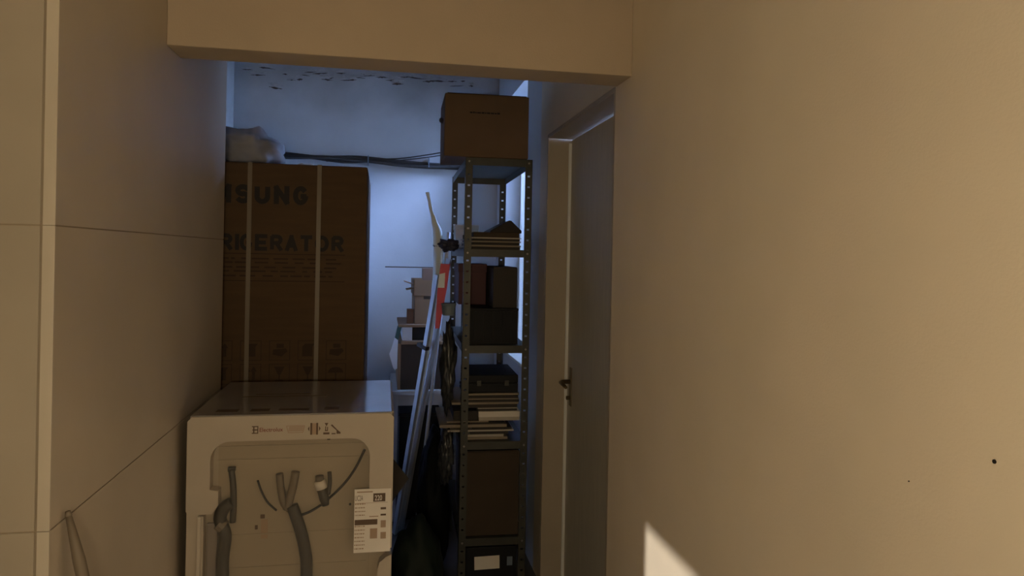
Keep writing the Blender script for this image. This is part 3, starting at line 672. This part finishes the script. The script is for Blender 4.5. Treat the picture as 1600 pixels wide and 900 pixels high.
# aluminium profiles leaning on the rack
def bar(name, a, b, w, label):
    a, b = Vector(a), Vector(b); o = thing(name, a, label, 'profile', group=None)
    d = b-a; L = d.length
    o.rotation_euler = d.to_track_quat('Z', 'X').to_euler()
    q = MB(); t = 0.0022
    q.box(-w/2, w/2, -t/2, t/2, 0, L); q.box(-w/2, -w/2+t, -w/2, 0.0, 0, L); q.box(w/2-t, w/2, -w/2, 0.0, 0, L)
    q.build('channel', M['alu'], o)
    q = MB(); q.box(-w*0.12, w*0.12, -w/2, 0.0, 0, L); q.build('centre_rib', M['alu'], o)
    return o
b1 = bar('aluminium_profile', (0.0885, 4.179, ZF+0.004), (0.288, 3.88, 1.385), 0.030, 'aluminium profile leaning behind the striped plate, the shorter of the pair')
b2 = bar('aluminium_profile', (0.1218, 4.1775, ZF+0.004), (0.352, 3.88, 1.475), 0.030, 'longer aluminium profile leaning on the side of the rack')
q = MB(); q.box(-0.020, 0.062, -0.019, 0.006, 1.14, 1.16); q.build('tie', M['cable'], b1)
# wrapped white tubes leaning at the rack
wt = MB(); pts = smooth_pts([(0.132,4.335,ZF),(0.222,4.17,0.60),(0.290,4.01,1.20),(0.301,3.95,1.42),(0.294,3.90,1.60),(0.276,3.89,1.67),(0.252,3.89,1.75),(0.238,3.89,1.81),(0.232,3.89,1.838)], 5)
rad = []
for p in pts: rad.append(0.027 if p.z < 1.61 else max(0.010, 0.027-(p.z-1.61)*0.16))
wt.tube(pts, rad, 14)
for i, v in enumerate(wt.v):
    v = Vector(v); k = noise.noise(v*30)*0.004; wt.v[i] = (v.x+k, v.y+k, v.z)
wto = thing('wrapped_roll', (0,0,0), 'pale wrapped roll with a limp thin tip leaning beside the rack', 'roll')
wt.build('wrap', M['roll'], wto, smooth=True)
MB().tube([(0.2965,3.916,1.545),(0.2962,3.914,1.552)], 0.0285, 14).build('tape_band', M['tub'], wto)
wt2 = MB().tube([(0.229,4.315,ZF),(0.343,3.95,1.40),(0.353,3.90,1.62)], 0.011, 12).build('white_tube', M['whitep'], smooth=True)
tag(wt2, 'thin white tube leaning beside the wrapped roll', 'tube')

# small white table with boxes in front of the back wall
tbx = thing('side_table', (0.065, 4.36, 0), 'small white table carrying cartons before the back wall', 'table')
B('table_top', M['table'], 0, 0.36, 0, 0.66, 0.628, 0.656, tbx, bevel=0.003)
B('table_edge', M['table'], -0.012, 0.0, 0.02, 0.10, 0.60, 0.695, tbx, bevel=0.003)
for x in (0.01, 0.32):
    for y in (0.02, 0.61): B('leg', M['table'], x, x+0.03, y, y+0.03, ZF, 0.628, tbx, bevel=0.002)
B('apron', M['table'], 0.04, 0.32, 0.03, 0.045, 0.56, 0.628, tbx)
uc = thing('black_crate', (0.116, 4.40, ZF+0.0006), 'black crate added to darken the space under the white table', 'crate')  # dark filler added for the blackness beneath the table
q = MB(); q.box(0,0.255,0,0.50,0,0.008); q.box(0,0.255,0,0.008,0.008,0.64); q.box(0,0.255,0.492,0.50,0.008,0.64); q.box(0,0.008,0.008,0.492,0.008,0.64); q.box(0.247,0.255,0.008,0.492,0.008,0.64)
q.build('crate_shell', M['black'], uc); B('crate_lid', M['black'], -0.004, 0.259, -0.004, 0.504, 0.641, 0.660, uc, bevel=0.004)
Z0 = 0.6566
bb = thing('brown_carton', (0.10, 4.40, Z0), 'large brown carton standing on the white table', 'carton')
B('carton_body', M['card3'], 0.018, 0.285, 0, 0.56, 0, 0.278, bb, bevel=0.003); B('carton_side', M['card2'], 0.0, 0.018, 0.0, 0.56, 0, 0.285, bb, bevel=0.003)
B('carton_flap', M['card2'], 0.018, 0.30, -0.006, 0.27, 0.279, 0.300, bb, bevel=0.003); B('carton_flap', M['card2'], 0.018, 0.30, 0.28, 0.56, 0.279, 0.292, bb, bevel=0.003)
pp = MB(); pp.prism([(0,0.0),(0.026,-0.085),(0.036,-0.10),(0.05,-0.09),(0.052,0.085),(0.032,0.10),(0.012,0.03)], 0, 0.004)
ppo = pp.build('paper_sheet', M['whitep'], bevel=0); ppo.location = (0.046, 4.385, 0.880); tag(ppo, 'white paper sheet tucked against the side of the brown carton', 'paper')
tg = MB(); tg.prism([(0,0),(0.022,0.0),(0.040,0.07),(0.045,0.085),(0.018,0.085)], 0, 0.08); tgo = tg.build('teal_bag', M['teal'], bevel=0.004); tgo.location = (0.078, 4.40, 0.962); tag(tgo, 'dark green folded bag at the corner of the brown carton', 'bag')
Z1 = Z0+0.3006
bk = thing('black_box', (0.125, 4.44, Z1), 'black box with a white end on the brown carton', 'box')
B('box_body', M['black'], 0.062, 0.19, 0, 0.46, 0, 0.084, bk, bevel=0.002); B('box_end', M['whitep'], 0, 0.0615, 0, 0.46, 0, 0.084, bk, bevel=0.002)
Z2 = Z1+0.0846
fb2 = B('flat_board', M['card2'], 0, 0.235, 0, 0.52, 0, 0.017, bevel=0.002); fb2.location = (0.100, 4.40, Z2); tag(fb2, 'pale cardboard sheet lying across the black box with the white end', 'board')
Z3 = Z2+0.0176
up = B('small_box', M['card4'], 0, 0.042, 0, 0.06, 0, 0.090, bevel=0.002); up.location = (0.152, 4.46, Z3); tag(up, 'small reddish brown upright box beside the stacked cartons', 'box')
c1 = thing('tan_carton', (0.198, 4.44, Z3), 'tan carton standing on the pale cardboard sheet', 'carton')
B('carton_body', M['card2'], 0, 0.148, 0, 0.44, 0, 0.175, c1, bevel=0.003); B('packing_tape', M['card3'], 0.055, 0.15, -0.001, 0.001, 0.155, 0.175, c1)
Z4 = Z3+0.1756
c2 = thing('open_carton', (0.190, 4.44, Z4), 'open tan carton with spread flaps on top of the stacked cartons', 'carton')
q = MB(); q.box(0,0.165,0,0.42,0,0.004); q.box(0,0.165,0,0.004,0.004,0.098); q.box(0,0.165,0.416,0.42,0.004,0.098); q.box(0,0.004,0.004,0.416,0.004,0.098); q.box(0.161,0.165,0.004,0.416,0.004,0.098)
q.build('carton_body', M['card2'], c2)
q = MB(); q.box(-0.060, 0, 0.01, 0.19, -0.002, 0.002, Matrix.Translation((0,0,0.070)) @ Matrix.Rotation(math.radians(18),4,'Y')); q.build('carton_flap', M['card2'], c2)
q = MB(); q.box(-0.045, 0, 0.01, 0.19, -0.002, 0.002, Matrix.Translation((0,0,0.045)) @ Matrix.Rotation(math.radians(-12),4,'Y')); q.build('carton_flap', M['card2'], c2)
q = MB(); q.box(0.0, 0.05, 0.0, 0.003, 0.0, 0.105, Matrix.Translation((0.005,-0.004,0.0))); q.build('carton_flap', M['card2'], c2)
c3 = B('small_carton', M['card4'], 0, 0.10, 0, 0.10, 0, 0.168, bevel=0.003); c3.location = (0.247, 4.49, Z4+0.0045); tag(c3, 'small brown carton standing inside the open carton', 'carton')
rod = MB().tube([(0.012, 4.545, 1.4118), (0.345, 4.545, 1.4118)], 0.0035, 8).build('thin_rod', M['card3']); tag(rod, 'thin brown rod lying across the top of the cartons', 'rod')

# bags on the floor
def bag(name, c, r, seed, m, label, amp=0.20):
    o = MB().blob((0, 0, r[2]*0.92), r, amp, 3.0, seed, 4, 0.001).build(name, m, smooth=True); o.location = (c[0], c[1], ZF); return tag(o, label, 'bag')
bag('rubbish_bag', (0.272, 3.62, 0), (0.080, 0.19, 0.37), 2, M['blackbag'], 'black rubbish bag standing on the floor against the rack side')
bag('rubbish_bag', (0.29, 4.10, 0), (0.070, 0.09, 0.28), 4, M['blackbag'], 'low black rubbish bag at the foot of the aluminium profiles')
bag('rubbish_bag', (0.165, 3.02, 0), (0.115, 0.18, 0.27), 6, M['greenbag'], 'dark green rubbish bag on the floor beside the washing machine')
gf = MB(); gf.prism([(0,0),(0.070,0.10),(0.0,0.19)], 0, 0.004); gfo = gf.build('cardboard_scrap', M['dkbrd']); gfo.location = (0.052, 2.98, 0.455); 
tag(gfo, 'dark pointed cardboard scrap between the washing machine and the bags', 'cardboard')
gb = MB().blob((0,0,0), (0.035,0.045,0.12), 0.4, 5, 11, 4).build('plastic_bag', M['greybag'], smooth=True); gb.location = (0.312, 3.36, 0.540); tag(gb, 'dim crumpled plastic bag below the protruding boards of the rack', 'bag')

# stick leaning on the tiles in the corner of the left wall
st = thing('broom_stick', (0, 0, 0), 'beige painted stick leaning against the tiled left wall', 'stick')
MB().tube([(-0.41, 1.635, ZF), (-0.612, 1.603, 0.85), (-0.632, 1.600, 0.942)], [0.013, 0.012, 0.006], 12).build('shaft', M['wood'], st, smooth=True)
MB().tube([(-0.632, 1.600, 0.942), (-0.634, 1.600, 0.952)], [0.007, 0.005], 12).build('end_cap', M['wood'], st, smooth=True)
